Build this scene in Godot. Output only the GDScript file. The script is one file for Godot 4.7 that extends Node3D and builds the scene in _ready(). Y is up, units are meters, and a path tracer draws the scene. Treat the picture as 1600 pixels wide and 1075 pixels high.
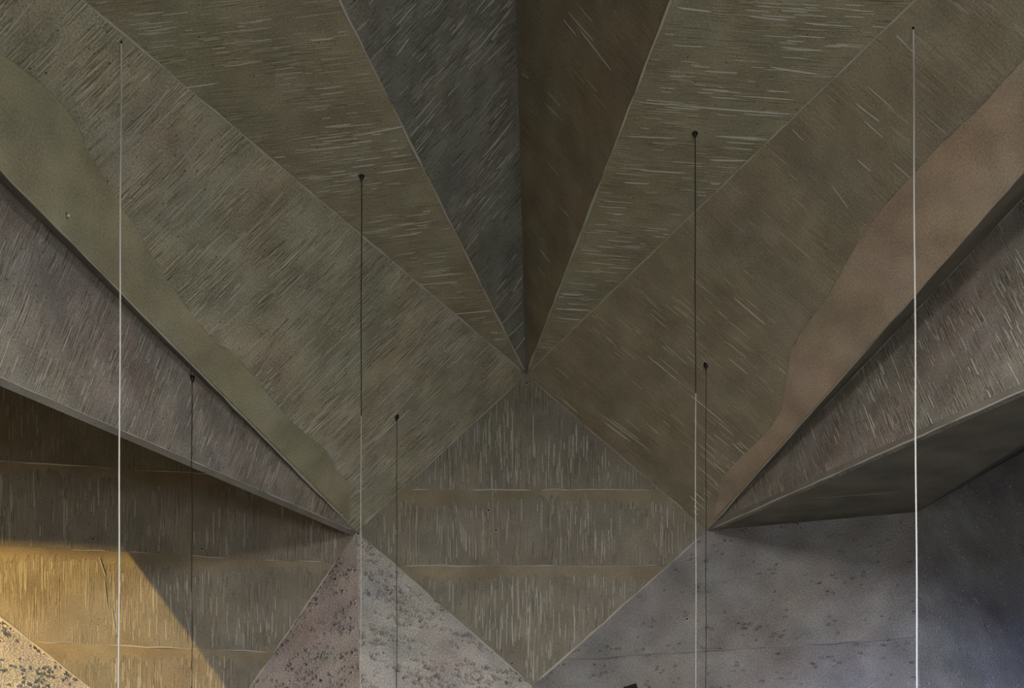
extends Node3D

# The folded vault: corners in metres, the side that faces the room, the direction of the formwork boards.
const PLATES := [
	{"label": "wide sloping plate with diagonal board marks above the long warm wall", "points": [Vector3(0.330, 15.325, -30.000), Vector3(-3.645, 11.635, -30.000), Vector3(-9.876, 14.863, -15.291), Vector3(-9.378, 16.086, -14.050)], "normal": Vector3(0.621, -0.669, 0.410), "grain": Vector3(0.720, 0.692, 0.038), "look": "board_lit", "fins": 42, "marks": 1100, "seams": [[Vector3(-6.245, 14.869, -20.782), Vector3(-5.541, 15.612, -20.637)], [Vector3(-5.671, 14.400, -22.417), Vector3(-4.541, 15.513, -22.314)], [Vector3(-5.745, 14.858, -21.558), Vector3(-5.086, 15.529, -21.462)], [Vector3(-6.603, 15.065, -19.919), Vector3(-6.126, 15.567, -19.825)], [Vector3(-7.144, 14.985, -19.231), Vector3(-6.730, 15.405, -19.174)], [Vector3(-4.613, 14.916, -23.179), Vector3(-4.128, 15.437, -23.062)], [Vector3(-4.433, 14.991, -23.329), Vector3(-3.841, 15.569, -23.282)], [Vector3(-5.560, 14.611, -22.241), Vector3(-5.219, 14.948, -22.209)], [Vector3(-7.322, 15.172, -18.656), Vector3(-6.981, 15.515, -18.615)], [Vector3(-5.812, 13.957, -22.927), Vector3(-5.286, 14.472, -22.884)], [Vector3(-5.152, 14.429, -23.157), Vector3(-4.801, 14.766, -23.139)], [Vector3(-4.580, 14.377, -24.108), Vector3(-4.025, 14.938, -24.033)], [Vector3(-5.253, 13.896, -23.875), Vector3(-4.825, 14.323, -23.826)], [Vector3(-2.213, 14.395, -27.665), Vector3(-1.523, 15.026, -27.682)], [Vector3(-3.267, 12.963, -28.406), Vector3(-2.669, 13.525, -28.394)], [Vector3(-3.059, 13.125, -28.456), Vector3(-2.278, 13.842, -28.470)], [Vector3(-2.832, 13.422, -28.316), Vector3(-2.515, 13.751, -28.258)]]},
	{"label": "narrow plate with level board marks holding a cable hook beside the steep valley", "points": [Vector3(0.330, 15.325, -30.000), Vector3(-9.378, 16.086, -14.050), Vector3(-3.966, 16.630, -14.775)], "normal": Vector3(0.115, -0.986, 0.117), "grain": Vector3(0.993, 0.116, 0.005), "look": "board", "fins": 30, "marks": 900, "seams": [[Vector3(-2.607, 15.910, -22.186), Vector3(-1.857, 16.006, -22.111)], [Vector3(-1.303, 15.439, -27.432), Vector3(-0.426, 15.538, -27.464)], [Vector3(-5.373, 15.754, -20.784), Vector3(-4.776, 15.825, -20.767)], [Vector3(-3.175, 16.084, -20.158), Vector3(-2.824, 16.123, -20.171)], [Vector3(-2.947, 15.760, -23.118), Vector3(-2.772, 15.782, -23.098)], [Vector3(-2.428, 15.820, -23.121), Vector3(-1.733, 15.902, -23.105)], [Vector3(-1.828, 15.534, -26.118), Vector3(-0.981, 15.629, -26.149)], [Vector3(-1.975, 15.491, -26.334), Vector3(-1.121, 15.585, -26.386)]]},
	{"label": "cool grey steep plate rising to the valley line over the apex", "points": [Vector3(0.330, 15.325, -30.000), Vector3(-3.966, 16.630, -14.775), Vector3(-0.046, 20.980, -20.575)], "normal": Vector3(0.868, -0.409, 0.280), "grain": Vector3(0.487, 0.809, -0.328), "look": "board_cool", "fins": 34, "marks": 650, "seams": [[Vector3(-0.238, 15.496, -27.989), Vector3(0.199, 16.157, -28.377)], [Vector3(-0.100, 15.455, -28.478), Vector3(0.260, 15.974, -28.834)], [Vector3(0.058, 15.416, -29.024), Vector3(0.307, 15.822, -29.202)], [Vector3(-1.909, 16.593, -21.207), Vector3(-1.715, 16.938, -21.303)], [Vector3(-0.692, 17.911, -23.055), Vector3(0.000, 19.079, -23.494)], [Vector3(-0.505, 18.027, -23.467), Vector3(-0.048, 18.741, -23.840)], [Vector3(-0.397, 17.332, -24.814), Vector3(0.000, 18.011, -25.055)], [Vector3(-0.555, 17.087, -24.681), Vector3(-0.249, 17.593, -24.892)], [Vector3(-0.397, 17.345, -24.796), Vector3(-0.125, 17.785, -24.996)], [Vector3(-1.145, 17.056, -22.898), Vector3(-0.900, 17.460, -23.069)], [Vector3(-1.274, 16.599, -23.165), Vector3(-1.095, 16.886, -23.302)], [Vector3(-1.530, 16.393, -22.672), Vector3(-1.366, 16.674, -22.770)], [Vector3(-0.316, 17.199, -25.261), Vector3(0.000, 17.698, -25.512)], [Vector3(-1.881, 16.859, -20.903), Vector3(-1.582, 17.366, -21.092)]]},
	{"label": "dark brown steep plate beside the valley line over the apex", "points": [Vector3(0.330, 15.325, -30.000), Vector3(-0.046, 20.980, -20.575), Vector3(3.358, 16.630, -14.775)], "normal": Vector3(-0.886, -0.412, 0.212), "grain": Vector3(0.462, -0.810, 0.360), "look": "board_shaded", "fins": 3, "marks": 60, "seams": [[Vector3(1.157, 17.635, -22.041), Vector3(1.682, 16.681, -21.699)], [Vector3(0.183, 18.510, -24.419), Vector3(0.315, 18.311, -24.253)], [Vector3(0.894, 18.036, -22.361), Vector3(1.111, 17.647, -22.211)]]},
	{"label": "narrow plate with level board marks and a cable hook on the browner side", "points": [Vector3(0.330, 15.325, -30.000), Vector3(3.358, 16.630, -14.775), Vector3(8.530, 16.086, -14.050)], "normal": Vector3(-0.119, -0.987, 0.108), "grain": Vector3(0.992, -0.112, 0.065), "look": "board", "fins": 30, "marks": 900, "seams": [[Vector3(2.796, 15.959, -21.511), Vector3(4.730, 15.738, -21.404)], [Vector3(3.638, 16.065, -19.614), Vector3(4.207, 15.997, -19.614)], [Vector3(4.153, 15.905, -20.509), Vector3(4.888, 15.813, -20.539)], [Vector3(0.945, 15.538, -27.383), Vector3(1.571, 15.469, -27.327)], [Vector3(3.509, 15.749, -22.639), Vector3(4.116, 15.685, -22.555)], [Vector3(3.597, 15.676, -23.209), Vector3(3.767, 15.659, -23.180)], [Vector3(2.550, 16.196, -19.618), Vector3(3.041, 16.137, -19.618)], [Vector3(3.807, 15.877, -21.150), Vector3(4.643, 15.781, -21.103)], [Vector3(3.533, 15.808, -22.079), Vector3(4.234, 15.732, -21.996)], [Vector3(2.154, 16.033, -21.542), Vector3(2.795, 15.960, -21.498)], [Vector3(2.051, 15.838, -23.436), Vector3(2.515, 15.787, -23.391)], [Vector3(2.009, 15.965, -22.323), Vector3(2.889, 15.869, -22.226)]]},
	{"label": "wide sloping brown plate with faint diagonal board marks above the rough facet", "points": [Vector3(0.330, 15.325, -30.000), Vector3(8.530, 16.086, -14.050), Vector3(9.422, 14.751, -15.202), Vector3(4.575, 11.665, -30.000)], "normal": Vector3(-0.612, -0.710, 0.349), "grain": Vector3(0.759, -0.651, 0.007), "look": "board_brown", "fins": 26, "marks": 450, "seams": [[Vector3(2.030, 14.146, -29.416), Vector3(3.160, 13.247, -29.263)], [Vector3(2.140, 13.999, -29.522), Vector3(2.724, 13.529, -29.454)], [Vector3(2.272, 13.986, -29.316), Vector3(2.923, 13.467, -29.230)], [Vector3(5.545, 15.417, -20.653), Vector3(5.919, 15.109, -20.625)], [Vector3(4.736, 15.636, -21.628), Vector3(4.926, 15.459, -21.655)], [Vector3(5.645, 15.484, -20.343), Vector3(6.053, 15.130, -20.346)], [Vector3(5.753, 14.917, -21.307), Vector3(5.968, 14.729, -21.313)], [Vector3(5.478, 14.857, -21.913), Vector3(5.782, 14.540, -22.025)], [Vector3(5.857, 15.705, -19.522), Vector3(6.158, 15.431, -19.549)], [Vector3(3.210, 14.439, -26.748), Vector3(3.678, 14.037, -26.746)]]},
	{"label": "thin bevel along the sharp rib over the long warm wall", "points": [Vector3(-3.645, 11.635, -30.000), Vector3(-9.876, 14.863, -15.291), Vector3(-10.224, 15.118, -16.161)], "normal": Vector3(-0.528, -0.848, -0.038), "grain": Vector3(0.374, -0.192, -0.907), "look": "smooth", "fins": 0, "marks": 0, "seams": []},
	{"label": "thin dark bevel along the sharp rib over the rough facet", "points": [Vector3(4.575, 11.665, -30.000), Vector3(9.422, 14.751, -15.202), Vector3(10.292, 15.473, -17.377)], "normal": Vector3(0.596, -0.802, -0.028), "grain": Vector3(0.334, 0.217, 0.917), "look": "smooth", "fins": 0, "marks": 0, "seams": []},
	{"label": "grey soffit plate between the sharp rib and the edge over the warm wall", "points": [Vector3(-3.645, 11.635, -30.000), Vector3(-10.224, 15.118, -16.161), Vector3(-10.308, 10.675, -16.370)], "normal": Vector3(0.899, -0.037, 0.437), "grain": Vector3(0.189, 0.932, -0.308), "look": "board_pale", "fins": 26, "marks": 800, "seams": []},
	{"label": "grey soffit plate between the sharp rib and the dark recess", "points": [Vector3(4.575, 11.665, -30.000), Vector3(10.292, 15.473, -17.377), Vector3(9.773, 10.234, -16.080)], "normal": Vector3(-0.915, 0.180, 0.360), "grain": Vector3(0.062, -0.821, 0.567), "look": "board_pale", "fins": 18, "marks": 500, "seams": [[Vector3(5.484, 14.011, -28.862), Vector3(5.521, 13.686, -28.606)]]},
	{"label": "hidden dark return behind the edge over the warm wall", "points": [Vector3(-3.645, 11.635, -30.000), Vector3(-10.308, 10.675, -16.370), Vector3(-13.676, 17.322, -28.198)], "normal": Vector3(0.511, 0.804, 0.306), "grain": Vector3(0.284, 0.178, -0.942), "look": "smooth", "fins": 0, "marks": 0, "seams": []},
	{"label": "dark recessed soffit over the rough facet", "points": [Vector3(4.575, 11.665, -30.000), Vector3(9.773, 10.234, -16.080), Vector3(9.083, 11.660, -28.744)], "normal": Vector3(0.031, -0.993, -0.114), "grain": Vector3(0.957, -0.004, 0.290), "look": "smooth", "fins": 0, "marks": 0, "seams": [[Vector3(6.178, 11.389, -27.154), Vector3(8.053, 11.411, -26.844)]]},
	{"label": "dark recessed soffit running out over the smoother end facet", "points": [Vector3(9.773, 10.234, -16.080), Vector3(16.068, 16.396, -33.474), Vector3(12.396, 13.919, -30.991), Vector3(9.083, 11.660, -28.744)], "normal": Vector3(0.498, -0.858, -0.124), "grain": Vector3(0.396, 0.352, -0.848), "look": "smooth", "fins": 0, "marks": 0, "seams": []},
]
const WALLS := {
"wall_back": [
	{"label": "board-marked diamond of concrete below the apex", "points": [Vector3(0.330, 15.325, -30.000), Vector3(4.575, 11.665, -30.000), Vector3(0.480, 8.020, -30.000), Vector3(-3.645, 11.635, -30.000)], "normal": Vector3(0.000, 0.000, 1.000), "grain": Vector3(0.000, 1.000, 0.000), "look": "board_wall", "fins": 60, "marks": 900, "lifts": [10.83, 12.62], "seams": [[Vector3(-0.465, 12.925, -30.000), Vector3(-0.435, 11.650, -30.000)], [Vector3(-0.390, 12.850, -30.000), Vector3(-0.375, 12.550, -30.000)], [Vector3(-1.500, 11.800, -30.000), Vector3(-1.485, 11.050, -30.000)], [Vector3(-0.930, 12.100, -30.000), Vector3(-0.915, 11.050, -30.000)], [Vector3(-2.400, 11.920, -30.000), Vector3(-2.385, 10.930, -30.000)], [Vector3(-2.250, 11.800, -30.000), Vector3(-2.250, 11.050, -30.000)], [Vector3(-2.700, 11.500, -30.000), Vector3(-2.700, 11.050, -30.000)], [Vector3(3.600, 11.650, -30.000), Vector3(3.600, 11.020, -30.000)], [Vector3(1.125, 12.025, -30.000), Vector3(1.140, 10.900, -30.000)], [Vector3(2.340, 10.450, -30.000), Vector3(2.370, 9.850, -30.000)], [Vector3(3.750, 11.650, -30.000), Vector3(3.765, 11.125, -30.000)], [Vector3(-1.200, 9.475, -30.000), Vector3(-1.185, 9.100, -30.000)], [Vector3(0.900, 12.100, -30.000), Vector3(0.900, 11.650, -30.000)], [Vector3(1.725, 12.550, -30.000), Vector3(1.725, 12.370, -30.000)]]},
],
"wall_back_left": [
	{"label": "long board-marked wall with a warm patch of lamplight", "points": [Vector3(-3.645, 11.635, -30.000), Vector3(-7.292, 5.958, -29.345), Vector3(-13.676, 11.032, -28.198), Vector3(-13.676, 17.622, -28.198)], "normal": Vector3(0.177, -0.000, 0.984), "grain": Vector3(0.000, 1.000, 0.000), "look": "board_wall", "fins": 50, "marks": 1100, "lifts": [8.73, 10.87, 12.75], "seams": [[Vector3(-9.345, 10.728, -28.976), Vector3(-9.208, 10.300, -29.001)], [Vector3(-7.475, 9.588, -29.312), Vector3(-7.362, 8.933, -29.332)], [Vector3(-5.775, 9.745, -29.617), Vector3(-5.632, 8.937, -29.643)], [Vector3(-6.204, 11.348, -29.540), Vector3(-6.189, 11.054, -29.543)], [Vector3(-6.061, 11.357, -29.566), Vector3(-6.047, 11.032, -29.569)], [Vector3(-5.890, 11.337, -29.597), Vector3(-5.875, 11.042, -29.599)], [Vector3(-9.070, 9.582, -29.026), Vector3(-9.002, 9.077, -29.038)], [Vector3(-9.235, 10.226, -28.996), Vector3(-9.167, 9.577, -29.008)]]},
	{"label": "rough pitted facet, lit warm at its edge, beside the long wall", "points": [Vector3(-13.676, 11.032, -28.198), Vector3(-7.292, 5.958, -29.345), Vector3(-12.610, 4.200, -26.000)], "normal": Vector3(0.419, 0.337, 0.843), "grain": Vector3(-0.119, 0.941, -0.317), "look": "rough", "fins": 0, "marks": 0, "lifts": [], "seams": []},
	{"label": "rough pitted pyramid face beside the long wall", "points": [Vector3(-3.645, 11.635, -30.000), Vector3(-7.292, 5.958, -29.345), Vector3(-3.050, 3.874, -26.200)], "normal": Vector3(-0.429, 0.371, 0.824), "grain": Vector3(-0.070, 0.896, -0.439), "look": "rough_mauve", "fins": 0, "marks": 0, "lifts": [], "seams": []},
	{"label": "rough pitted pyramid face below the board-marked diamond", "points": [Vector3(-3.645, 11.635, -30.000), Vector3(-3.050, 3.874, -26.200), Vector3(0.480, 8.020, -30.000)], "normal": Vector3(0.377, 0.430, 0.820), "grain": Vector3(-0.034, 0.891, -0.452), "look": "rough", "fins": 0, "marks": 0, "lifts": [], "seams": []},
],
"wall_back_right": [
	{"label": "broad rough grey facet running down from the rib's foot", "points": [Vector3(4.575, 11.665, -30.000), Vector3(9.083, 11.660, -28.744), Vector3(8.495, 3.850, -26.466), Vector3(0.460, 4.045, -28.763), Vector3(0.480, 8.020, -30.000)], "normal": Vector3(-0.257, 0.288, 0.922), "grain": Vector3(0.057, 0.957, -0.284), "look": "rough_fine", "fins": 0, "marks": 0, "lifts": [8.62], "seams": []},
	{"label": "lower continuation of the rough facet", "points": [Vector3(0.480, 8.020, -30.000), Vector3(-3.050, 3.874, -26.200), Vector3(0.460, 4.045, -28.763)], "normal": Vector3(0.564, 0.243, 0.789), "grain": Vector3(0.000, 0.956, -0.294), "look": "rough", "fins": 0, "marks": 0, "lifts": [], "seams": []},
	{"label": "dim bluish end facet past the fold in the rough wall", "points": [Vector3(9.083, 11.660, -28.744), Vector3(12.396, 13.919, -30.991), Vector3(16.068, 16.396, -33.474), Vector3(14.041, 4.086, -29.252), Vector3(8.495, 3.850, -26.466)], "normal": Vector3(0.436, 0.227, 0.871), "grain": Vector3(0.706, 0.514, -0.487), "look": "rough_fine", "fins": 0, "marks": 0, "lifts": [], "seams": []},
],
}
const STRIPS := [
	{"label": "smooth cement strip with a wandering edge along the sharp rib over the warm wall", "points": [Vector3(-3.771, 11.775, -29.579), Vector3(-9.248, 14.513, -16.814), Vector3(-8.954, 15.113, -16.280), Vector3(-7.513, 14.917, -18.783), Vector3(-7.342, 14.901, -19.069), Vector3(-7.150, 14.892, -19.376), Vector3(-6.967, 14.823, -19.765), Vector3(-6.828, 14.722, -20.141), Vector3(-6.790, 14.566, -20.451), Vector3(-6.695, 14.406, -20.857), Vector3(-6.579, 14.247, -21.292), Vector3(-6.452, 14.124, -21.686), Vector3(-6.273, 13.900, -22.323), Vector3(-6.143, 13.704, -22.838), Vector3(-5.894, 13.483, -23.577), Vector3(-5.642, 13.296, -24.265), Vector3(-5.411, 13.307, -24.595), Vector3(-5.078, 13.128, -25.392), Vector3(-4.806, 12.936, -26.119), Vector3(-4.683, 12.844, -26.455), Vector3(-4.344, 12.732, -27.151), Vector3(-4.008, 12.623, -27.836), Vector3(-3.901, 12.456, -28.271), Vector3(-3.663, 12.329, -28.841)], "normal": Vector3(0.621, -0.669, 0.410), "look": "plaster", "rim": [3, 23]},
	{"label": "brownish cement strip with a wandering edge along the sharp rib over the rough facet", "points": [Vector3(4.663, 11.784, -29.604), Vector3(4.667, 12.343, -28.458), Vector3(4.973, 12.486, -27.629), Vector3(5.298, 12.599, -26.827), Vector3(5.498, 12.805, -26.058), Vector3(5.464, 13.091, -25.535), Vector3(5.438, 13.458, -24.833), Vector3(5.546, 13.615, -24.323), Vector3(5.785, 13.759, -23.610), Vector3(5.934, 13.973, -22.913), Vector3(6.071, 14.166, -22.279), Vector3(6.301, 14.331, -21.541), Vector3(6.481, 14.403, -21.076), Vector3(6.793, 14.527, -20.277), Vector3(7.106, 14.587, -19.603), Vector3(7.325, 14.681, -19.027), Vector3(7.465, 14.739, -18.663), Vector3(7.915, 14.879, -17.588), Vector3(8.774, 15.149, -15.529), Vector3(9.132, 14.530, -16.162)], "normal": Vector3(-0.612, -0.710, 0.349), "look": "plaster_brown", "rim": [1, 16]},
]
const ROOF_EDGES := [
	[Vector3(0.330, 15.325, -30.000), Vector3(-9.378, 16.086, -14.050), 0.028],
	[Vector3(0.330, 15.325, -30.000), Vector3(-3.966, 16.630, -14.775), 0.028],
	[Vector3(0.330, 15.325, -30.000), Vector3(3.358, 16.630, -14.775), 0.028],
	[Vector3(0.330, 15.325, -30.000), Vector3(8.530, 16.086, -14.050), 0.020],
	[Vector3(0.330, 15.325, -30.000), Vector3(-3.645, 11.635, -30.000), 0.020],
	[Vector3(0.330, 15.325, -30.000), Vector3(4.575, 11.665, -30.000), 0.014],
	[Vector3(-3.645, 11.635, -30.000), Vector3(-9.876, 14.863, -15.291), 0.026],
	[Vector3(4.575, 11.665, -30.000), Vector3(9.422, 14.751, -15.202), 0.014],
	[Vector3(4.575, 11.665, -30.000), Vector3(10.292, 15.473, -17.377), 0.012],
	[Vector3(-3.645, 11.635, -30.000), Vector3(-10.308, 10.675, -16.370), 0.016],
	[Vector3(4.575, 11.665, -30.000), Vector3(9.773, 10.234, -16.080), 0.022],
]
const WALL_EDGES := [
	[Vector3(-3.645, 11.635, -30.000), Vector3(0.480, 8.020, -30.000), 0.038],
	[Vector3(4.575, 11.665, -30.000), Vector3(0.480, 8.020, -30.000), 0.038],
	[Vector3(-3.645, 11.635, -30.000), Vector3(-7.292, 5.958, -29.345), 0.032],
	[Vector3(-13.676, 11.032, -28.198), Vector3(-7.292, 5.958, -29.345), 0.042],
	[Vector3(-3.645, 11.635, -30.000), Vector3(-3.050, 3.874, -26.200), 0.020],
]
const CABLES := [
	{"hook": Vector3(-6.018, 15.735, -19.714), "end": Vector3(-6.073, 3.303, -19.714), "kind": "pale", "label": "bright pale cable crossing the warm lamplit patch of the long wall"},
	{"hook": Vector3(6.050, 15.648, -19.297), "end": Vector3(6.122, 3.214, -19.297), "kind": "pale", "label": "bright pale cable hanging past the dark recess and bluish end facet"},
	{"hook": Vector3(-2.721, 15.782, -23.154), "end": Vector3(-2.742, 4.205, -23.154), "kind": "shade_toned", "label": "cable hung from a dark hook, passing the foot of the rib by the pyramid"},
	{"hook": Vector3(3.155, 15.855, -22.066), "end": Vector3(3.176, 3.898, -22.066), "kind": "shade_toned", "label": "cable hung from a dark hook, passing in front of the rough grey facet"},
	{"hook": Vector3(4.009, 13.891, -26.461), "end": Vector3(4.009, 5.556, -26.461), "kind": "dark", "label": "thin dark cord hooked to the brown plate, close beside a jointed cable"},
	{"hook": Vector3(-2.555, 13.636, -28.386), "end": Vector3(-2.555, 6.131, -28.386), "kind": "dark", "label": "thin dark cord crossing the pyramid face and the board-marked diamond"},
	{"hook": Vector3(-6.174, 12.812, -24.695), "end": Vector3(-6.174, 5.357, -24.695), "kind": "dark", "label": "thin dark cord hung from the grey soffit over the warm wall"},
]
const BOLT := Vector3(-7.292, 13.810, -20.925)
const BOLT_NORMAL := Vector3(0.621, -0.669, 0.410)
const BOX_AT := Vector3(2.763, 7.624, -29.241)
const BOX_NORMAL := Vector3(-0.257, 0.288, 0.922)
const TIE_HOLES := [[Vector3(-0.555, 12.130, -30.000), Vector3(0.000, 0.000, 1.000)], [Vector3(-0.375, 11.665, -30.000), Vector3(0.000, 0.000, 1.000)], [Vector3(0.345, 15.115, -30.000), Vector3(0.000, 0.000, 1.000)], [Vector3(4.035, 9.434, -29.453), Vector3(-0.257, 0.288, 0.922)], [Vector3(-7.109, 11.030, -29.378), Vector3(0.177, -0.000, 0.984)], [Vector3(0.000, 8.545, -30.000), Vector3(0.000, 0.000, 1.000)], [Vector3(-9.468, 11.111, -28.954), Vector3(0.177, -0.000, 0.984)], [Vector3(-3.600, 11.590, -30.000), Vector3(0.000, 0.000, 1.000)]]
const LAMP := Vector3(-20.000, 13.000, -19.000)
const LEFT_WALL := [Vector3(-9.000, 0.000, 5.000), Vector3(-9.000, 24.000, 5.000), Vector3(-13.913, 24.000, -24.473), Vector3(-13.913, 11.877, -24.473), Vector3(-13.806, 10.633, -23.828), Vector3(-12.887, 0.000, -18.316)]  # back end slanted to shape the warm patch
const BEAM_MASK := Vector3(-18.879, 12.759, -20.116)  # unseen board added to cut the lamp beam from above
const BEAM_MASK_WAY := Vector3(0.984, 0.000, -0.177)

var looks := {}
var rng := RandomNumberGenerator.new()
var fin_mesh: ArrayMesh
var pitted: PackedFloat32Array
var pocked: PackedFloat32Array


func _ready() -> void:
	rng.seed = 4711
	# camera: level, with the lens shifted upwards
	var cam := Camera3D.new()
	cam.name = "camera"
	cam.projection = Camera3D.PROJECTION_FRUSTUM
	cam.near = 0.1
	cam.far = 200.0
	cam.size = 0.05375
	cam.frustum_offset = Vector2(0, 0.048125)
	cam.position = Vector3(0, 1.6, 0)
	add_child(cam)
	cam.current = true
	# surroundings and exposure
	var around := WorldEnvironment.new()
	around.name = "surroundings"
	var e := Environment.new()
	e.background_mode = Environment.BG_COLOR
	e.background_color = Color(0.5, 0.56, 0.62)
	e.tonemap_mode = Environment.TONE_MAPPER_LINEAR
	e.tonemap_exposure = 1.0
	e.sdfgi_enabled = true
	e.ssao_enabled = true
	e.ssil_enabled = true
	around.environment = e
	add_child(around)
	# unseen daylight sources added for brightness, each beside its glowing panes
	area_light("added_front_fill", Vector3(6.0, 4.5, 4.6), Vector3(0, 0, -1), Vector2(8, 5), Color(0.96, 0.98, 1.0), 130.0)
	area_light("added_roof_fill", Vector3(2.0, 14.6, -4.0), Vector3(0, -1, 0.001), Vector2(9, 8), Color(1.0, 0.98, 0.96), 730.0)

	make_looks()
	fin_mesh = make_fin()
	pitted = pit_field(7000, 0.05, 0.2)
	pocked = pit_field(1500, 0.1, 0.07)
	build_vault()
	build_walls()
	build_shell()
	build_light_panels()
	build_lamps()
	build_cables()
	build_small()


# ---------------------------------------------------------------- light

func area_light(called: String, at: Vector3, way: Vector3, size: Vector2, color: Color, energy: float) -> void:
	var l := AreaLight3D.new()
	l.name = called
	l.area_size = size
	l.light_color = color
	l.light_energy = energy
	l.area_range = 90.0
	l.area_attenuation = 2.0
	l.shadow_enabled = true
	add_child(l)
	l.look_at_from_position(at, at + way, Vector3.UP)


# ---------------------------------------------------------------- materials

func cloud(size: int, seed_: int, freq: float, octaves := 4) -> PackedByteArray:
	var n := FastNoiseLite.new()
	n.seed = seed_
	n.noise_type = FastNoiseLite.TYPE_SIMPLEX_SMOOTH
	n.frequency = freq
	n.fractal_octaves = octaves
	return n.get_seamless_image(size, size).get_data()


# Concrete paste: tone in patches, a drift from brown to grey-green, and grain.
func paste_image(seed_: int, patch: float, grain: float, hue: float, base := 176.0, cover := 255) -> Image:
	var s := 1024
	var a := cloud(s, seed_, 0.006)
	var b := cloud(s, seed_ + 1, 0.004, 3)
	var g := cloud(s, seed_ + 2, 0.16, 2)
	var c := cloud(s, seed_ + 3, 0.003, 2)
	var out := PackedByteArray()
	out.resize(s * s * 4)
	for i in s * s:
		var tone := base + (a[i] - 128) * patch + (g[i] - 128) * grain
		var w := (b[i] - 128) * hue
		var q := (c[i] - 128) * hue * 0.6
		out[i * 4] = clampi(int(tone + w + 2.0 + q * 0.5), 0, 255)
		out[i * 4 + 1] = clampi(int(tone - q), 0, 255)
		out[i * 4 + 2] = clampi(int(tone - w - 6.0), 0, 255)
		out[i * 4 + 3] = cover
	return Image.create_from_data(s, s, false, Image.FORMAT_RGBA8, out)


func stamp(w: int, l: int, color: Color, strength: float) -> Image:
	var im := Image.create(w, l, false, Image.FORMAT_RGBA8)
	for y in l:
		for x in w:
			var fx := 1.0 - absf((x + 0.5) / w * 2.0 - 1.0)
			var fy := minf(1.0, (1.0 - absf((y + 0.5) / l * 2.0 - 1.0)) * 3.0)
			im.set_pixel(x, y, Color(color.r, color.g, color.b, strength * minf(1.0, fx * 1.6) * fy))
	return im


func put(im: Image, st: Image, x: int, y: int) -> void:
	im.blend_rect(st, Rect2i(Vector2i.ZERO, st.get_size()), Vector2i(x, y))


func height_image(seed_: int, fine: float) -> Image:
	var s := 1024
	var a := cloud(s, seed_, 0.01)
	var g := cloud(s, seed_ + 1, 0.2, 2)
	var out := PackedByteArray()
	out.resize(s * s * 4)
	for i in s * s:
		var h := clampi(int(120.0 + (a[i] - 128) * 0.18 + (g[i] - 128) * fine), 0, 255)
		out[i * 4] = h
		out[i * 4 + 1] = h
		out[i * 4 + 2] = h
		out[i * 4 + 3] = 255
	return Image.create_from_data(s, s, false, Image.FORMAT_RGBA8, out)


func look(called: String, color_tex: Texture2D, height_tex: Texture2D, tint: Color, relief: float) -> void:
	var m := StandardMaterial3D.new()
	m.resource_name = called
	m.albedo_texture = color_tex
	m.albedo_color = tint
	m.roughness = 0.86
	m.metallic_specular = 0.3
	if height_tex:
		m.heightmap_enabled = true
		m.heightmap_texture = height_tex
		m.heightmap_scale = relief
	looks[called] = m


func plain(called: String, color: Color, rough := 0.7, metal := 0.0) -> void:
	var m := StandardMaterial3D.new()
	m.resource_name = called
	m.albedo_color = color
	m.roughness = rough
	m.metallic = metal
	looks[called] = m


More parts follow.
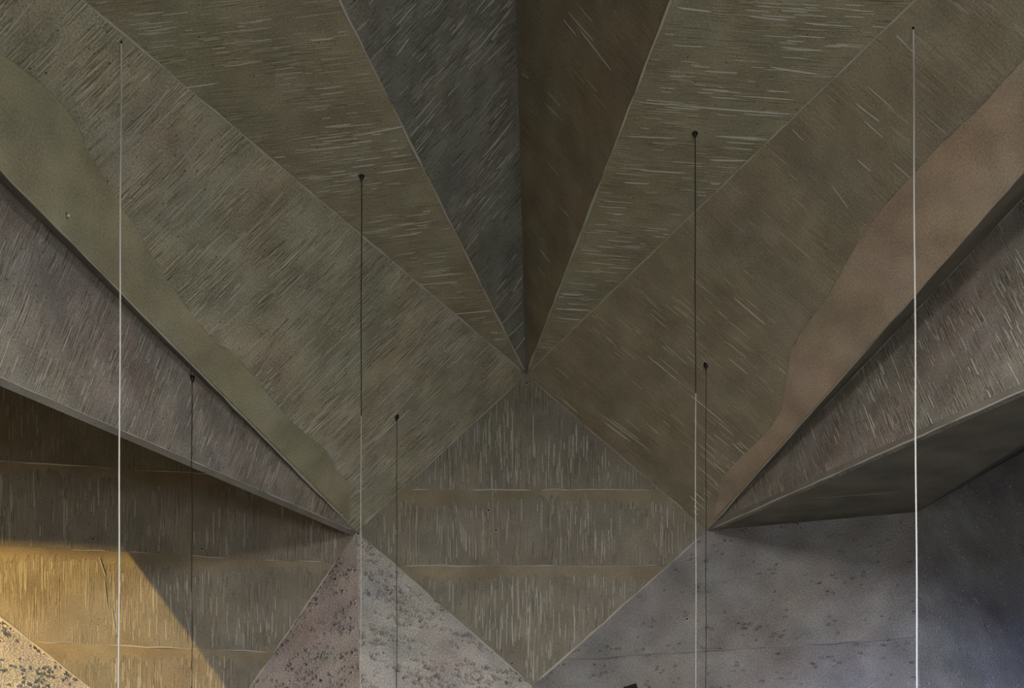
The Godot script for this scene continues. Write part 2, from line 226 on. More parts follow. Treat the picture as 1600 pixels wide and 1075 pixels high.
func make_looks() -> void:
	# board-marked concrete; one repeat covers 8 m, boards run along v
	var s := 2048
	var col := paste_image(11, 0.20, 0.22, 0.035)
	col.resize(s, s, Image.INTERPOLATE_CUBIC)
	var hgt := height_image(21, 0.16)
	hgt.resize(s, s, Image.INTERPOLATE_CUBIC)
	var pale: Array[Image] = []
	var dark: Array[Image] = []
	var ridge: Array[Image] = []
	var groove: Array[Image] = []
	for k in 10:
		var l := [40, 60, 80, 100, 120, 150, 50, 70, 90, 190][k] as int
		var w := [5, 7, 6, 9, 7, 8, 5, 11, 6, 7][k] as int
		pale.append(stamp(w, l, Color(0.96, 0.95, 0.92), 0.36))  # pale cement streaks, with highlights painted in
		dark.append(stamp(w, l, Color(0.32, 0.30, 0.26), 0.24))  # painted shadow beside ridges and in grooves
		ridge.append(stamp(w, l, Color.WHITE, 0.7))
		groove.append(stamp(w, l, Color.BLACK, 0.35))
	# whole boards stand a hair prouder or deeper than their neighbours
	var x := 0
	while x < s:
		var w := rng.randi_range(14, 30)
		var y := 0
		while y < s:
			var l := rng.randi_range(250, 900)
			var up := rng.randf()
			var band := Image.create(w, l, false, Image.FORMAT_RGBA8)
			band.fill(Color(1, 1, 1, 0.035 * up) if rng.randf() < 0.5 else Color(0, 0, 0, 0.035 * up))
			put(hgt, band, x, y)
			var shade := Image.create(w, l, false, Image.FORMAT_RGBA8)
			shade.fill(Color(0.85, 0.82, 0.76, 0.035 * up) if rng.randf() < 0.5 else Color(0.3, 0.29, 0.25, 0.035 * up))
			put(col, shade, x, y)
			y += l
		x += w
	var crowd := FastNoiseLite.new()
	crowd.seed = 5
	crowd.frequency = 0.005
	var made := 0
	while made < 2700:
		var px := rng.randi_range(0, s - 8)
		var py := rng.randi_range(-100, s)
		if crowd.get_noise_2d(px, py) + rng.randf_range(-0.16, 0.16) < 0.07:
			continue
		made += 1
		var k := rng.randi_range(0, 9)
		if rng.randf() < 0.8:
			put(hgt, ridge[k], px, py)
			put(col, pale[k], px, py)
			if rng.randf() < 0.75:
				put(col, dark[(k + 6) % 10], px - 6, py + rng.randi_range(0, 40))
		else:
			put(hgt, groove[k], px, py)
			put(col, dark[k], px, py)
	for i in 500:
		var r := rng.randi_range(3, 7)
		var px := rng.randi_range(0, s)
		var py := rng.randi_range(0, s)
		put(hgt, stamp(r, r, Color.BLACK, 0.9), px, py)
		put(col, stamp(r, r, Color(0.2, 0.19, 0.17) if i % 3 else Color(0.95, 0.93, 0.9), 0.9), px, py)  # most pits painted dark inside as shade; the rest are pale flecks
	# the same boards, more rubbed down
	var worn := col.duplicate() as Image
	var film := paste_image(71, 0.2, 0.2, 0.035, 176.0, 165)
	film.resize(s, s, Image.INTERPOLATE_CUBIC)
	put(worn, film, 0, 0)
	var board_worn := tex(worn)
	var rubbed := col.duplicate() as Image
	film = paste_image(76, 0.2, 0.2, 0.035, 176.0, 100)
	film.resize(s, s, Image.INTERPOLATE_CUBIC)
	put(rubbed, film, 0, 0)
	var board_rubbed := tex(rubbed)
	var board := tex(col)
	var board_h := tex(hgt)
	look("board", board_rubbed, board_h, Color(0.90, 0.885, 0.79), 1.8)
	look("board_lit", board, board_h, Color(0.985, 0.97, 0.885), 2.2)  # same boards paler, in place of stronger light on this plate
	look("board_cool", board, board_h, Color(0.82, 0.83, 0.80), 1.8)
	look("board_brown", board_worn, board_h, Color(0.90, 0.865, 0.78), 0.7)  # browner tint in place of warm light from the left
	look("board_shaded", board_worn, board_h, Color(0.84, 0.795, 0.71), 0.7)  # brown boards darkened for the plate turned from the light
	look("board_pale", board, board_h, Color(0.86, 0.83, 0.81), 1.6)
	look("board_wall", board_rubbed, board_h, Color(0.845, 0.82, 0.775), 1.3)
	# rough concrete with blow holes; one repeat covers 8 m
	var rc := paste_image(31, 0.16, 0.36, 0.03, 205.0)
	var rh := height_image(41, 0.42)
	var rc2 := paste_image(36, 0.18, 0.22, 0.03, 184.0)
	var rh2 := height_image(46, 0.16)
	var rough := tex(rc)
	var rough_h := tex(rh)
	look("rough", rough, rough_h, Color(0.95, 0.94, 0.945), 2.0)
	look("rough_mauve", rough, rough_h, Color(0.91, 0.865, 0.87), 2.0)
	look("rough_fine", tex(rc2), tex(rh2), Color(0.82, 0.81, 0.83), 2.4)
	# smooth cement
	var sc := tex(paste_image(51, 0.15, 0.14, 0.03))
	var sh := tex(height_image(61, 0.10))
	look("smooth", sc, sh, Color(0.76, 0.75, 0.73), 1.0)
	look("plaster", sc, sh, Color(0.95, 0.94, 0.825), 1.0)
	look("plaster_brown", sc, sh, Color(1.0, 0.92, 0.84), 1.0)
	look("laitance", sc, sh, Color(0.87, 0.825, 0.735), 1.0)
	plain("fin", Color(0.77, 0.76, 0.72), 0.85)  # pale cement, also standing in for highlights on the fins
	look("paving", sc, null, Color(0.68, 0.67, 0.64), 0.0)
	look("shell", sc, null, Color(0.42, 0.41, 0.39), 0.0)
	plain("cable_pale", Color(0.84, 0.84, 0.82), 0.45)
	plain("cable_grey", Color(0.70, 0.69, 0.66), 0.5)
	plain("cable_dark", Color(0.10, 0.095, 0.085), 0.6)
	plain("iron", Color(0.06, 0.058, 0.055), 0.5)
	plain("black_box", Color(0.03, 0.03, 0.035), 0.6)
	plain("bolt", Color(0.9, 0.89, 0.85), 0.4)
	plain("hole", Color(0.07, 0.065, 0.06), 0.9)  # near-black dish stands in for shade inside tie holes
	plain("frame", Color(0.2, 0.2, 0.2), 0.6)


func tex(im: Image) -> ImageTexture:
	im.generate_mipmaps()
	return ImageTexture.create_from_image(im)


# ---------------------------------------------------------------- shapes

func side(n: Vector3, grain: Vector3) -> Vector3:
	return grain.cross(n).normalized()


func tri(st: SurfaceTool, pts: Array, n: Vector3, uvs: Array) -> void:
	var a: Vector3 = pts[0]
	var b: Vector3 = pts[1]
	var c: Vector3 = pts[2]
	var order := [0, 1, 2] if (b - a).cross(c - a).dot(n) < 0.0 else [0, 2, 1]
	for k in order:
		st.set_normal(n)
		st.set_uv(uvs[k])
		st.add_vertex(pts[k])


# A slab: the polygon's front moved by proud along n, and thick behind it.
func slab(points: Array, n: Vector3, grain: Vector3, proud: float, thick: float, shift := Vector2.ZERO) -> ArrayMesh:
	var u := side(n, grain)
	var flat := PackedVector2Array()
	for p: Vector3 in points:
		flat.append(Vector2(p.dot(u), p.dot(grain)))
	var st := SurfaceTool.new()
	st.begin(Mesh.PRIMITIVE_TRIANGLES)
	var idx := Geometry2D.triangulate_polygon(flat)
	for i in range(0, idx.size(), 3):
		var front := []
		var back := []
		var uvs := []
		for k in 3:
			var p: Vector3 = points[idx[i + k]]
			front.append(p + n * proud)
			back.append(p + n * (proud - thick))
			uvs.append(flat[idx[i + k]] / 8.0 + shift)
		tri(st, front, n, uvs)
		tri(st, back, -n, uvs)
	var middle := Vector3.ZERO
	for p: Vector3 in points:
		middle += p / points.size()
	for i in points.size():
		var a: Vector3 = points[i] + n * proud
		var b: Vector3 = points[(i + 1) % points.size()] + n * proud
		var out := (b - a).cross(n).normalized()
		if out.dot(a - middle) < 0.0:
			out = -out
		var l := a.distance_to(b) / 8.0
		tri(st, [a, b, b - n * thick], out, [Vector2(0, 0), Vector2(l, 0), Vector2(l, thick / 8.0)])
		tri(st, [a, b - n * thick, a - n * thick], out, [Vector2(0, 0), Vector2(l, thick / 8.0), Vector2(0, thick / 8.0)])
	return st.commit()


# Heights in metres of a rough cast surface, 8 m square and repeating: blow holes with raised lips, and a slight swell.
func pit_field(tries: int, sparse: float, deep: float) -> PackedFloat32Array:
	var s := 640
	var swell := cloud(s, 81 + tries, 0.012, 3)
	var grit := cloud(s, 82 + tries, 0.22, 2)
	var out := PackedFloat32Array()
	out.resize(s * s)
	for i in s * s:
		out[i] = (swell[i] - 128) * 0.00012 + (grit[i] - 128) * 0.00008
	var crowd := FastNoiseLite.new()
	crowd.seed = tries
	crowd.frequency = 0.014
	for i in tries:
		var cx := rng.randi_range(0, s - 1)
		var cy := rng.randi_range(0, s - 1)
		if crowd.get_noise_2d(cx * 0.6, cy * 1.7) + rng.randf_range(-0.25, 0.25) < sparse:
			continue
		var rx := rng.randf_range(1.8, 4.8)
		var ry := rng.randf_range(1.6, 3.0)
		var d := rng.randf_range(0.4, 1.0) * deep
		var tilt := rng.randf_range(-0.5, 0.5)
		for dy in range(-6, 7):
			for dx in range(-7, 8):
				var q := Vector2((dx + dy * tilt) / rx, dy / ry).length()
				if q < 1.6:
					var k := posmod(cy + dy, s) * s + posmod(cx + dx, s)
					out[k] += -d * (1.0 - q * q * q * q) if q < 1.0 else d * 0.3 * (1.6 - q) * minf(1.0, (q - 1.0) * 4.0)
	return out


# A rough facet: every triangle of the polygon divided n times and shaped by the field of pits.
func rough_facet(points: Array, n: Vector3, grain: Vector3, field: PackedFloat32Array, parts: int, shift: Vector2) -> ArrayMesh:
	var u := side(n, grain)
	var flat := PackedVector2Array()
	for p: Vector3 in points:
		flat.append(Vector2(p.dot(u), p.dot(grain)))
	var idx := Geometry2D.triangulate_polygon(flat)
	var verts := PackedVector3Array()
	var norms := PackedVector3Array()
	var uvs := PackedVector2Array()
	var faces := PackedInt32Array()
	var s := 640
	for t in range(0, idx.size(), 3):
		var a: Vector3 = points[idx[t]]
		var b: Vector3 = points[idx[t + 1]]
		var c: Vector3 = points[idx[t + 2]]
		if (b - a).cross(c - a).dot(n) > 0.0:
			var k := b
			b = c
			c = k
		var start := verts.size()
		for i in parts + 1:
			for j in parts + 1 - i:
				var p := a + (b - a) * (float(i) / parts) + (c - a) * (float(j) / parts)
				var q := Vector2(p.dot(u), p.dot(grain))
				var x := posmod(int(floor(q.x * 80.0)), s)
				var y := posmod(int(floor(q.y * 80.0)), s)
				var h := field[y * s + x]
				var gx := (field[y * s + (x + 1) % s] - field[y * s + (x + s - 1) % s]) * 40.0
				var gy := (field[((y + 1) % s) * s + x] - field[((y + s - 1) % s) * s + x]) * 40.0
				h *= minf(1.0, mini(i, mini(j, parts - i - j)) / 5.0)
				verts.append(p + n * h)
				norms.append((n - u * gx - grain * gy).normalized())
				uvs.append(q / 8.0 + shift)
		var row := start
		for i in parts:
			var wide := parts + 1 - i
			for j in wide - 1:
				faces.append_array([row + j, row + wide + j, row + j + 1])
				if j < wide - 2:
					faces.append_array([row + j + 1, row + wide + j, row + wide + j + 1])
			row += wide
	var arrays := []
	arrays.resize(Mesh.ARRAY_MAX)
	arrays[Mesh.ARRAY_VERTEX] = verts
	arrays[Mesh.ARRAY_NORMAL] = norms
	arrays[Mesh.ARRAY_TEX_UV] = uvs
	arrays[Mesh.ARRAY_INDEX] = faces
	var mesh := ArrayMesh.new()
	mesh.add_surface_from_arrays(Mesh.PRIMITIVE_TRIANGLES, arrays)
	return mesh


func add_fin(st: SurfaceTool, at: Transform3D) -> void:
	var p := [Vector3(-0.5, -0.4, 0), Vector3(0.5, -0.4, 0), Vector3(0.5, 0.4, 0), Vector3(-0.5, 0.4, 0), Vector3(0, -0.5, 0), Vector3(0, 0.5, 0), Vector3(0, -0.3, 1), Vector3(0, 0.3, 1)]
	for f in [[0, 6, 7], [0, 7, 3], [1, 2, 7], [1, 7, 6], [4, 6, 0], [4, 1, 6], [5, 3, 7], [5, 7, 2]]:
		var a: Vector3 = at * p[f[0]]
		var b: Vector3 = at * p[f[1]]
		var c: Vector3 = at * p[f[2]]
		var n := (b - a).cross(c - a).normalized()
		if n.dot(at.basis.z) < 0.0:
			n = -n
		tri(st, [a, b, c], n, [Vector2(0, 0), Vector2(0.01, 0), Vector2(0, 0.01)])


func make_fin() -> ArrayMesh:
	var st := SurfaceTool.new()
	st.begin(Mesh.PRIMITIVE_TRIANGLES)
	add_fin(st, Transform3D.IDENTITY)
	return st.commit()


# A thin uneven bead of cement along an edge.
func bead(a: Vector3, b: Vector3, r: float, wander: float) -> ArrayMesh:
	var st := SurfaceTool.new()
	st.begin(Mesh.PRIMITIVE_TRIANGLES)
	st.set_smooth_group(0)
	var way := (b - a).normalized()
	var x := way.cross(Vector3(0.3, 0.9, 0.2)).normalized()
	var y := way.cross(x)
	var n := maxi(2, int(a.distance_to(b) / 0.35))
	var rings := []
	for i in n + 1:
		var rr := r * rng.randf_range(0.1, 1.15) * (0.0 if i == 0 or i == n else 1.0)
		var c := a.lerp(b, float(i) / n) + (x * rng.randf_range(-1, 1) + y * rng.randf_range(-1, 1)) * wander
		var ring := []
		for k in 5:
			ring.append(c + (x * cos(TAU * k / 5.0) + y * sin(TAU * k / 5.0)) * rr)
		rings.append(ring)
	for i in n:
		for k in 5:
			var q := [rings[i][k], rings[i][(k + 1) % 5], rings[i + 1][(k + 1) % 5], rings[i + 1][k]]
			for f in [[0, 1, 2], [0, 2, 3]]:
				for j in f:
					st.set_uv(Vector2(i * 0.05, k * 0.01))
					st.add_vertex(q[j])
	st.generate_normals()
	return st.commit()


func tube(points: Array, r: float, sides := 8) -> ArrayMesh:
	var st := SurfaceTool.new()
	st.begin(Mesh.PRIMITIVE_TRIANGLES)
	st.set_smooth_group(0)
	var rings := []
	for i in points.size():
		var way: Vector3 = (points[mini(i + 1, points.size() - 1)] - points[maxi(i - 1, 0)]).normalized()
		var x := way.cross(Vector3(0.31, 0.2, 0.93)).normalized()
		var y := x.cross(way)
		var ring := []
		for k in sides:
			ring.append(points[i] + (x * cos(TAU * k / sides) + y * sin(TAU * k / sides)) * r)
		rings.append(ring)
	for i in points.size() - 1:
		for k in sides:
			var q := [rings[i][k], rings[i][(k + 1) % sides], rings[i + 1][(k + 1) % sides], rings[i + 1][k]]
			for f in [[0, 1, 2], [0, 2, 3]]:
				for j in f:
					st.add_vertex(q[j])
	for end in [0, points.size() - 1]:
		for k in sides:
			st.add_vertex(points[end])
			st.add_vertex(rings[end][k])
			st.add_vertex(rings[end][(k + 1) % sides])
	st.generate_normals()
	return st.commit()


# A lathed shape round the axis n from profile points (radius, height).
func lathe(at: Vector3, n: Vector3, profile: Array, sides := 14) -> ArrayMesh:
	var st := SurfaceTool.new()
	st.begin(Mesh.PRIMITIVE_TRIANGLES)
	var x := n.cross(Vector3(0.2, 0.3, 0.93)).normalized()
	var y := n.cross(x)
	for i in profile.size() - 1:
		for k in sides:
			var q := []
			for f in [[i, k], [i, k + 1], [i + 1, k + 1], [i + 1, k]]:
				var pr: Vector2 = profile[f[0]]
				var t: float = TAU * f[1] / sides
				q.append(at + (x * cos(t) + y * sin(t)) * pr.x + n * pr.y)
			for f in [[0, 1, 2], [0, 2, 3]]:
				for j in f:
					st.add_vertex(q[j])
	st.generate_normals()
	return st.commit()


func add_box(st: SurfaceTool, at: Transform3D, size: Vector3) -> void:
	var b := BoxMesh.new()
	b.size = size
	st.append_from(b, 0, at)


func box(at: Transform3D, size: Vector3) -> ArrayMesh:
	var st := SurfaceTool.new()
	st.begin(Mesh.PRIMITIVE_TRIANGLES)
	add_box(st, at, size)
	return st.commit()


# ---------------------------------------------------------------- nodes

func part(called: String, mesh: Mesh, look_: String, parent: Node3D, label := "") -> MeshInstance3D:
	var o := MeshInstance3D.new()
	o.name = called
	o.mesh = mesh
	o.material_override = looks[look_]
	parent.add_child(o, true)
	if label:
		o.set_meta("label", label)
	return o


func root_of(called: String, label: String, category: String, kind := "", group := "") -> Node3D:
	var o := Node3D.new()
	o.name = called
	add_child(o, true)
	o.set_meta("label", label)
	o.set_meta("category", category)
	if kind:
		o.set_meta("kind", kind)
	if group:
		o.set_meta("group", group)
	return o


# ---------------------------------------------------------------- marks of the formwork on one plate

func fin_at(o: Vector3, n: Vector3, g: Vector3, l: float, w: float, h: float) -> Transform3D:
	return Transform3D(Basis(side(n, g) * w, g * l, n * h), o)


func mark_plate(owner_: MeshInstance3D, points: Array, d: Dictionary, proud: float, share: float) -> void:
	var n: Vector3 = d.normal
	var g: Vector3 = d.grain
	var u := side(n, g)
	var o: Vector3 = points[0]
	var flat := PackedVector2Array()
	var lo := Vector2(1e9, 1e9)
	var hi := -lo
	for p: Vector3 in points:
		var q := Vector2((p - o).dot(u), (p - o).dot(g))
		flat.append(q)
		lo = lo.min(q)
		hi = hi.max(q)
	var crowd := FastNoiseLite.new()
	crowd.seed = rng.randi() % 1000
	crowd.frequency = 0.5
	var st := SurfaceTool.new()
	st.begin(Mesh.PRIMITIVE_TRIANGLES)
	var st_pale := SurfaceTool.new()
	st_pale.begin(Mesh.PRIMITIVE_TRIANGLES)
	var joined := 0
	var flatness := 0.3 if d.look == "board_wall" else 1.0
	for which in 2:
		var want := int((d.fins if which == 0 else d.marks) * share)
		var tries := 0
		var made := 0
		while made < want and tries < want * 40:
			tries += 1
			var q := Vector2(rng.randf_range(lo.x, hi.x), rng.randf_range(lo.y, hi.y))
			var big := which == 0
			var l := rng.randf_range(0.45, 1.1) if big else rng.randf_range(0.12, 0.6)
			if not Geometry2D.is_point_in_polygon(q + Vector2(0, l * 0.5), flat) or not Geometry2D.is_point_in_polygon(q - Vector2(0, l * 0.5), flat):
				continue
			if crowd.get_noise_2d(q.x, q.y) + rng.randf_range(-0.3, 0.3) < 0.0:
				continue
			made += 1
			var w := rng.randf_range(0.014, 0.028) if big else rng.randf_range(0.008, 0.02)
			var t := fin_at(o + u * q.x + g * q.y + n * proud, n, g.rotated(n.normalized(), rng.randf_range(-0.02, 0.02)), l, w, w * rng.randf_range(0.45, 0.8) * flatness)
			if big:
				part("board_fin", fin_mesh, "fin" if rng.randf() < 0.6 else d.look, owner_).transform = t
			else:
				add_fin(st_pale if rng.randf() < 0.4 else st, t)
				joined += 1
	if joined:
		part("board_marks", st.commit(), d.look, owner_).set_meta("kind", "stuff")
		part("cement_marks", st_pale.commit(), "fin", owner_).set_meta("kind", "stuff")


func seams_of(owner_: MeshInstance3D, d: Dictionary, inside: Callable) -> void:
	for s in d.seams:
		var a: Vector3 = s[0]
		var b: Vector3 = s[1]
		if not inside.call((a + b) / 2.0):
			continue
		var w := rng.randf_range(0.016, 0.027)
		part("board_fin", fin_mesh, "fin" if d.look.begins_with("board") else d.look, owner_).transform = fin_at((a + b) / 2.0, d.normal, (b - a).normalized(), a.distance_to(b) * 1.1, w, w * 0.8)


# ---------------------------------------------------------------- the place

func build_vault() -> void:
	var vault := root_of("ceiling", "dark folded concrete vault of board-marked plates fanning out from one apex", "ceiling", "structure")
	for d in PLATES:
		var o := part("folded_plate", slab(d.points, d.normal, d.grain, 0.0, 0.12, Vector2(rng.randf(), rng.randf())), d.look, vault, d.label)
		mark_plate(o, d.points, d, 0.0, 1.0)
		seams_of(o, d, func(_p): return true)
	for d in STRIPS:
		var n: Vector3 = d.normal
		part("cement_strip", slab(d.points, n, n.cross(Vector3.RIGHT).normalized(), 0.025, 0.06, Vector2(rng.randf(), rng.randf())), d.look, vault, d.label)
		for i in range(d.rim[0], d.rim[1]):
			part("strip_lip", bead(d.points[i] + n * 0.02, d.points[i + 1] + n * 0.02, 0.013, 0.004), d.look, vault)
	for a in ROOF_EDGES:
		part("edge_fin", bead(a[0], a[1], a[2], 0.006), "fin", vault)


func cut(points: Array, level: float, above: bool) -> Array:
	var out := []
	for i in points.size():
		var a: Vector3 = points[i]
		var b: Vector3 = points[(i + 1) % points.size()]
		var ka := (a.y >= level) == above
		var kb := (b.y >= level) == above
		if ka:
			out.append(a)
		if ka != kb:
			out.append(a.lerp(b, (level - a.y) / (b.y - a.y)))
	return out


func build_walls() -> void:
	var about := {
		"wall_back": "board-marked concrete diamond between the two rib feet, with pour lines",
		"wall_back_left": "long concrete wall with a warm lamplit patch and rough pyramid facets",
		"wall_back_right": "rough grey concrete wall under the dark recess, bluish towards the bottom",
	}
	for called: String in WALLS:
		var w := root_of(called, about[called], "wall", "structure")
		for d in WALLS[called]:
			var levels: Array = [-100.0] + d.lifts + [100.0]
			var count := levels.size() - 1
			for i in count:
				var piece := cut(cut(d.points, levels[i], true), levels[i + 1], false)
				if piece.size() < 3:
					continue
				var proud := 0.0 if i == count - 1 else [0.012, -0.006, 0.008][i % 3] as float
				var shift := Vector2(rng.randf(), rng.randf())
				var shape := slab(piece, d.normal, d.grain, proud, 0.14, shift)
				if d.look.begins_with("rough"):
					shape = rough_facet(piece, d.normal, d.grain, pocked if d.look == "rough_fine" else pitted, 380, shift)
				var o := part("pour_lift" if count > 1 else "concrete_facet", shape, d.look, w, d.label if count == 1 else "")
				mark_plate(o, piece, d, proud, 1.0 / count)
				seams_of(o, d, func(p: Vector3) -> bool: return p.y >= levels[i] and p.y < levels[i + 1])
				if i < count - 1:
					pour_line(o, piece, d, levels[i + 1], proud)
	for a in WALL_EDGES:
		var mid: Vector3 = (a[0] + a[1]) / 2.0
		part("edge_fin", bead(a[0], a[1], a[2], 0.008), "fin", get_node("wall_back_left" if mid.x < -0.5 and a[2] != 0.038 or mid.x < -4.0 else "wall_back"))


# The joint on top of a pour: a wavering bead, and under it a band of brown laitance with a ragged lower edge.
func pour_line(o: MeshInstance3D, piece: Array, d: Dictionary, level: float, proud: float) -> void:
	var ends := []
	for p: Vector3 in piece:
		if absf(p.y - level) < 0.001:
			ends.append(p)
	if ends.size() < 2:
		return
	var a: Vector3 = ends[0]
	var b: Vector3 = ends[1]
	if a.x > b.x:
		var c := a
		a = b
		b = c
	var n: Vector3 = d.normal
	part("pour_seam", bead(a + n * proud, b + n * proud, 0.02, 0.02), "fin" if d.look == "board_wall" else d.look, o)
	if d.look != "board_wall":
		return
	var u := (b - a).normalized()
	var flat := PackedVector2Array()
	for p: Vector3 in piece:
		flat.append(Vector2((p - a).dot(u), p.y - level))
	var band := PackedVector2Array()
	var long := a.distance_to(b)
	band.append(Vector2(-3, 0))
	band.append(Vector2(long + 3, 0))
	var x := long + 3
	while x > -3.0:
		band.append(Vector2(x, -0.3 - 0.1 * sin(x * 1.3) + rng.randf_range(-0.12, 0.16)))
		x -= rng.randf_range(0.02, 0.09)
	for cutout in Geometry2D.intersect_polygons(flat, band):
		var pts := []
		for q in cutout:
			pts.append(a + u * q.x + Vector3(0, q.y, 0))
		part("laitance_band", slab(pts, n, d.grain, proud + 0.004, 0.02), "laitance", o)


func build_shell() -> void:
	var g := Vector3.UP
	var f := root_of("floor", "pale stone floor far below the vault", "floor", "structure")
	part("paving", box(Transform3D(Basis.IDENTITY, Vector3(0, -0.15, -12)), Vector3(60, 0.3, 50)), "paving", f)
	var r := root_of("ceiling_upper", "outer concrete roof closing the space over the folded vault", "ceiling", "structure")
	part("roof_slab", box(Transform3D(Basis.IDENTITY, Vector3(0, 24.15, -12)), Vector3(60, 0.3, 50)), "shell", r)
	part("added_low_slab", box(Transform3D(Basis.IDENTITY, Vector3(0, 15.15, -2)), Vector3(40, 0.3, 14)), "shell", r)  # low slab added out of view to carry the rooflight
	var b := root_of("wall_rear", "plain concrete wall behind the folded facets", "wall", "structure")
	part("panel", box(Transform3D(Basis.IDENTITY, Vector3(0, 12, -36.4)), Vector3(60, 24, 0.4)), "shell", b)
	var l := root_of("wall_left", "unseen concrete side wall, its slanting end and lamp bay added to shape the warm patch", "wall", "structure")
	var n := Vector3(1, 0, 0.1667).normalized()
	part("panel", slab(LEFT_WALL, n, g, 0.12, 0.12), "shell", l)  # slanting end shaped to cut the edge of the warm patch
	part("added_bay_wall", box(Transform3D(Basis.IDENTITY, Vector3(-26, 12, -12)), Vector3(0.4, 24, 50)), "shell", l)  # added walls enclosing the bay around the lamp
	part("added_bay_wall", box(Transform3D(Basis.IDENTITY, Vector3(-18, 12, -10)), Vector3(16, 24, 0.3)), "shell", l)
	var rt := root_of("wall_right", "plain concrete side wall beside the bluish end facet", "wall", "structure")
	part("panel", slab([Vector3(9, 0, 5), Vector3(9, 24, 5), Vector3(15.85, 24, -36.1), Vector3(15.85, 0, -36.1)], Vector3(-1, 0, 0.1667).normalized(), g, 0.0, 0.3), "shell", rt)
	var fr := root_of("wall_front", "unseen concrete wall behind the added daylight window", "wall", "structure")
	part("panel", box(Transform3D(Basis.IDENTITY, Vector3(0, 12, 5.3)), Vector3(60, 24, 0.4)), "shell", fr)


func glow(called: String, color: Color, strength: float) -> void:
	plain(called, Color(0.3, 0.3, 0.3), 0.4)
	looks[called].emission_enabled = true
	looks[called].emission = color
	looks[called].emission_energy_multiplier = strength


func build_light_panels() -> void:
	glow("panel_glow", Color(0.98, 0.98, 1.0), 0.6)  # added panels, out of view, that light the walls and vault
	for a in [["window_1", "daylight window of nine glowing panes, added out of view for front light", Transform3D(Basis.IDENTITY, Vector3(6.0, 4.5, 5.05)), Vector2(8, 5), "panel_glow"], ["window_2", "rooflight of nine glowing panes, added out of view to light walls and floor", Transform3D(Basis(Vector3.RIGHT, PI / 2), Vector3(2.0, 14.9, -4.0)), Vector2(9, 8), "panel_glow"]]:
		var w := root_of(a[0], a[1], "window", "structure")
		w.transform = a[2]
		var s: Vector2 = a[3]
		var st := SurfaceTool.new()
		st.begin(Mesh.PRIMITIVE_TRIANGLES)
		for k in 4:
			add_box(st, Transform3D(Basis.IDENTITY, Vector3(-s.x / 2 + s.x / 3 * k, 0, 0)), Vector3(0.08, s.y + 0.08, 0.1))
			add_box(st, Transform3D(Basis.IDENTITY, Vector3(0, -s.y / 2 + s.y / 3 * k, 0)), Vector3(s.x, 0.08, 0.1))
		part("panel_frame", st.commit(), "frame", w)
		for i in 3:
			for j in 3:
				part("glow_pane", box(Transform3D(Basis.IDENTITY, Vector3((i - 1) * s.x / 3, (j - 1) * s.y / 3, 0)), Vector3(s.x / 3 - 0.08, s.y / 3 - 0.08, 0.03)), a[4], w)


func build_lamps() -> void:
	# unseen lamp for the warm patch, trimmed by added board and slanted wall
	var t := root_of("patch_lamp", "small warm lamp placed out of view for the warm patch", "lamp")
	glow("warm_glow", Color(1.0, 0.82, 0.47), 3.0)
	part("lamp_bulb", lathe(LAMP, Vector3.UP, [Vector2(0, -0.04), Vector2(0.03, -0.03), Vector2(0.04, 0), Vector2(0.03, 0.03), Vector2(0, 0.04)]), "warm_glow", t)
	part("lamp_bracket", tube([LAMP + Vector3(-0.05, 0, 0), LAMP + Vector3(-5.8, 0, 0)], 0.02), "iron", t)
	var o := OmniLight3D.new()
	o.name = "patch_lamp_source"
	o.light_color = Color(1.0, 0.82, 0.47)
	o.light_energy = 310.0
	o.light_size = 0.03
	o.omni_range = 90.0
	o.omni_attenuation = 2.0
	o.shadow_enabled = true
	add_child(o)
	o.position = LAMP
	# added blue spotlight in place of stained-glass light on the far corner
	var f := root_of("added_blue_lamp", "blue lamp added out of view in place of stained-glass light", "lamp")
	var at := Vector3(3.0, 6.0, 4.2)
	var aim := (Vector3(10.4, 3.0, -28.0) - at).normalized()
	glow("blue_glow", Color(0.2, 0.55, 0.95), 2.0)
	part("lamp_housing", lathe(at - aim * 0.3, aim, [Vector2(0, 0), Vector2(0.14, 0.02), Vector2(0.2, 0.12), Vector2(0.2, 0.26), Vector2(0.18, 0.26)]), "iron", f)
	part("lamp_lens", lathe(at - aim * 0.08, aim, [Vector2(0.18, 0), Vector2(0.1, 0.01), Vector2(0, 0.015)]), "blue_glow", f)
	part("lamp_bracket", tube([at - aim * 0.28, at + Vector3(0, -0.2, 0.9)], 0.03), "iron", f)
	var sp := SpotLight3D.new()
	sp.name = "added_blue_lamp_source"
	sp.light_color = Color(0.2, 0.55, 0.95)
	sp.light_energy = 360.0
	sp.light_size = 0.15
	sp.spot_range = 90.0
	sp.spot_attenuation = 2.0
	sp.spot_angle = 13.5
	sp.spot_angle_attenuation = 1.0
	sp.shadow_enabled = true
	add_child(sp)
	sp.look_at_from_position(at, at + aim, Vector3.UP)
	var x: Vector3 = BEAM_MASK_WAY
	var level := Vector3.UP.cross(x)
	part("added_beam_mask", box(Transform3D(Basis(x, Vector3.UP, -level), BEAM_MASK + Vector3(0, 4.0, 0)), Vector3(7.0, 8.0, 0.05)), "shell", get_node("wall_left"))  # added blocker that trims the top of the warm patch


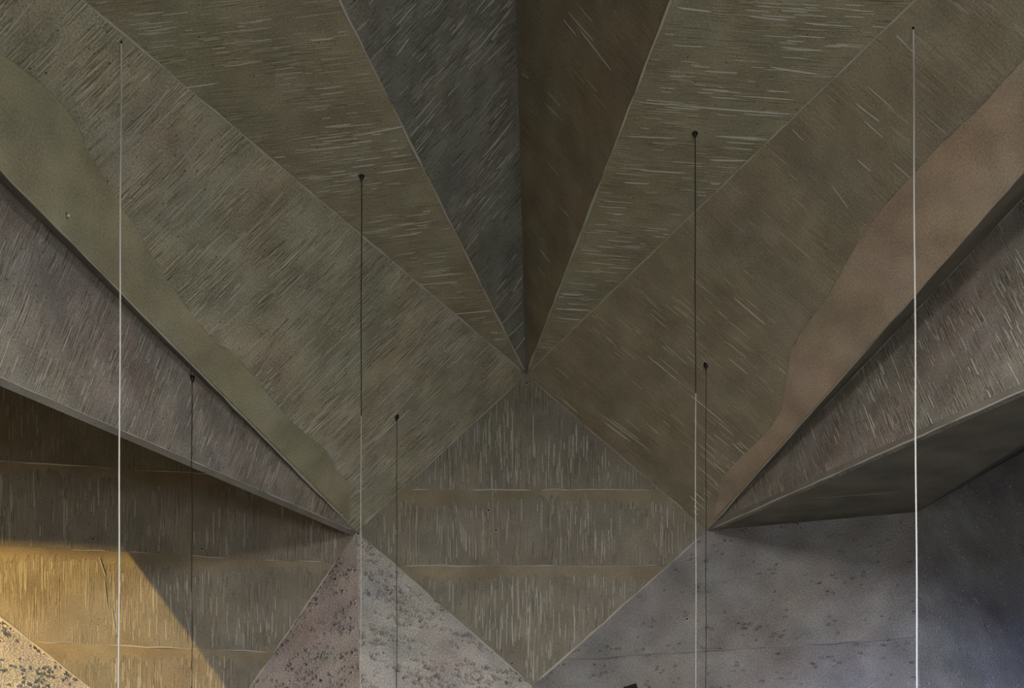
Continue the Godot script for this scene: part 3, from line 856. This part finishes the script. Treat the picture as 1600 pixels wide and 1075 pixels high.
func build_cables() -> void:
	for c in CABLES:
		var hook: Vector3 = c.hook
		var end: Vector3 = c.end
		var kind: String = c.kind
		var t := root_of("hanging_cable", c.label, "cable", "", "cables hung from the vault")
		t.position = hook
		var pts := []
		for i in 25:
			pts.append((end - hook) * (i / 24.0) + Vector3(sin(i * 0.9) * 0.004, 0, 0))
		if kind != "pale":
			part("ceiling_hook", lathe(Vector3.ZERO, Vector3.DOWN, [Vector2(0.0, -0.05), Vector2(0.05, -0.05), Vector2(0.05, 0.02), Vector2(0.025, 0.05), Vector2(0.012, 0.09), Vector2(0, 0.09)]), "iron", t)
		else:
			part("ceiling_hook", lathe(Vector3.ZERO, Vector3.DOWN, [Vector2(0.0, -0.04), Vector2(0.018, -0.04), Vector2(0.018, 0.01), Vector2(0.01, 0.03), Vector2(0, 0.03)]), "iron", t)
		if kind == "pale":
			part("wire", tube(pts, 0.0125), "cable_pale", t)
		elif kind == "dark":
			part("cord", tube(pts, 0.007), "cable_dark", t)
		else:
			part("cord", tube(pts.slice(0, 10), 0.009), "cable_dark", t)  # upper length coloured dark to paint in shade, lower length pale
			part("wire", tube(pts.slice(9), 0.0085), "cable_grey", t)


func build_small() -> void:
	var b := root_of("bolt", "small pale bolt sticking out near the sharp rib", "bolt")
	part("shank", lathe(BOLT, BOLT_NORMAL, [Vector2(0.012, -0.02), Vector2(0.012, 0.10)]), "iron", b)
	part("head", lathe(BOLT + BOLT_NORMAL * 0.08, BOLT_NORMAL, [Vector2(0, 0), Vector2(0.03, 0), Vector2(0.03, 0.02), Vector2(0.02, 0.03), Vector2(0, 0.03)], 6), "bolt", b)
	var c := root_of("wall_box", "corner of a small black box on the rough facet at the bottom edge", "box")
	var n: Vector3 = BOX_NORMAL
	var x := Vector3(0.97, 0.2, 0).cross(n).cross(n) * -1.0
	x = x.normalized()
	var y := n.cross(x)
	var at := Transform3D(Basis(x, y, n), BOX_AT)
	part("housing", box(at.translated_local(Vector3(0, 0, 0.08)), Vector3(0.3, 0.42, 0.16)), "black_box", c)
	part("lid", box(at.translated_local(Vector3(0, 0, 0.168)), Vector3(0.28, 0.4, 0.016)), "black_box", c)
	for h in TIE_HOLES:
		var wall := get_node("wall_back_right" if h[1].x < -0.1 else "wall_back_left" if h[1].x > 0.1 else "wall_back")
		var o := part("tie_hole", lathe(h[0] + h[1] * 0.012, h[1], [Vector2(0, 0.0), Vector2(0.02, 0.0), Vector2(0.024, 0.012)], 10), "hole", wall)
		part("rim", lathe(h[0], h[1], [Vector2(0.024, 0.02), Vector2(0.032, 0.02), Vector2(0.04, -0.01)], 10), "fin", o)
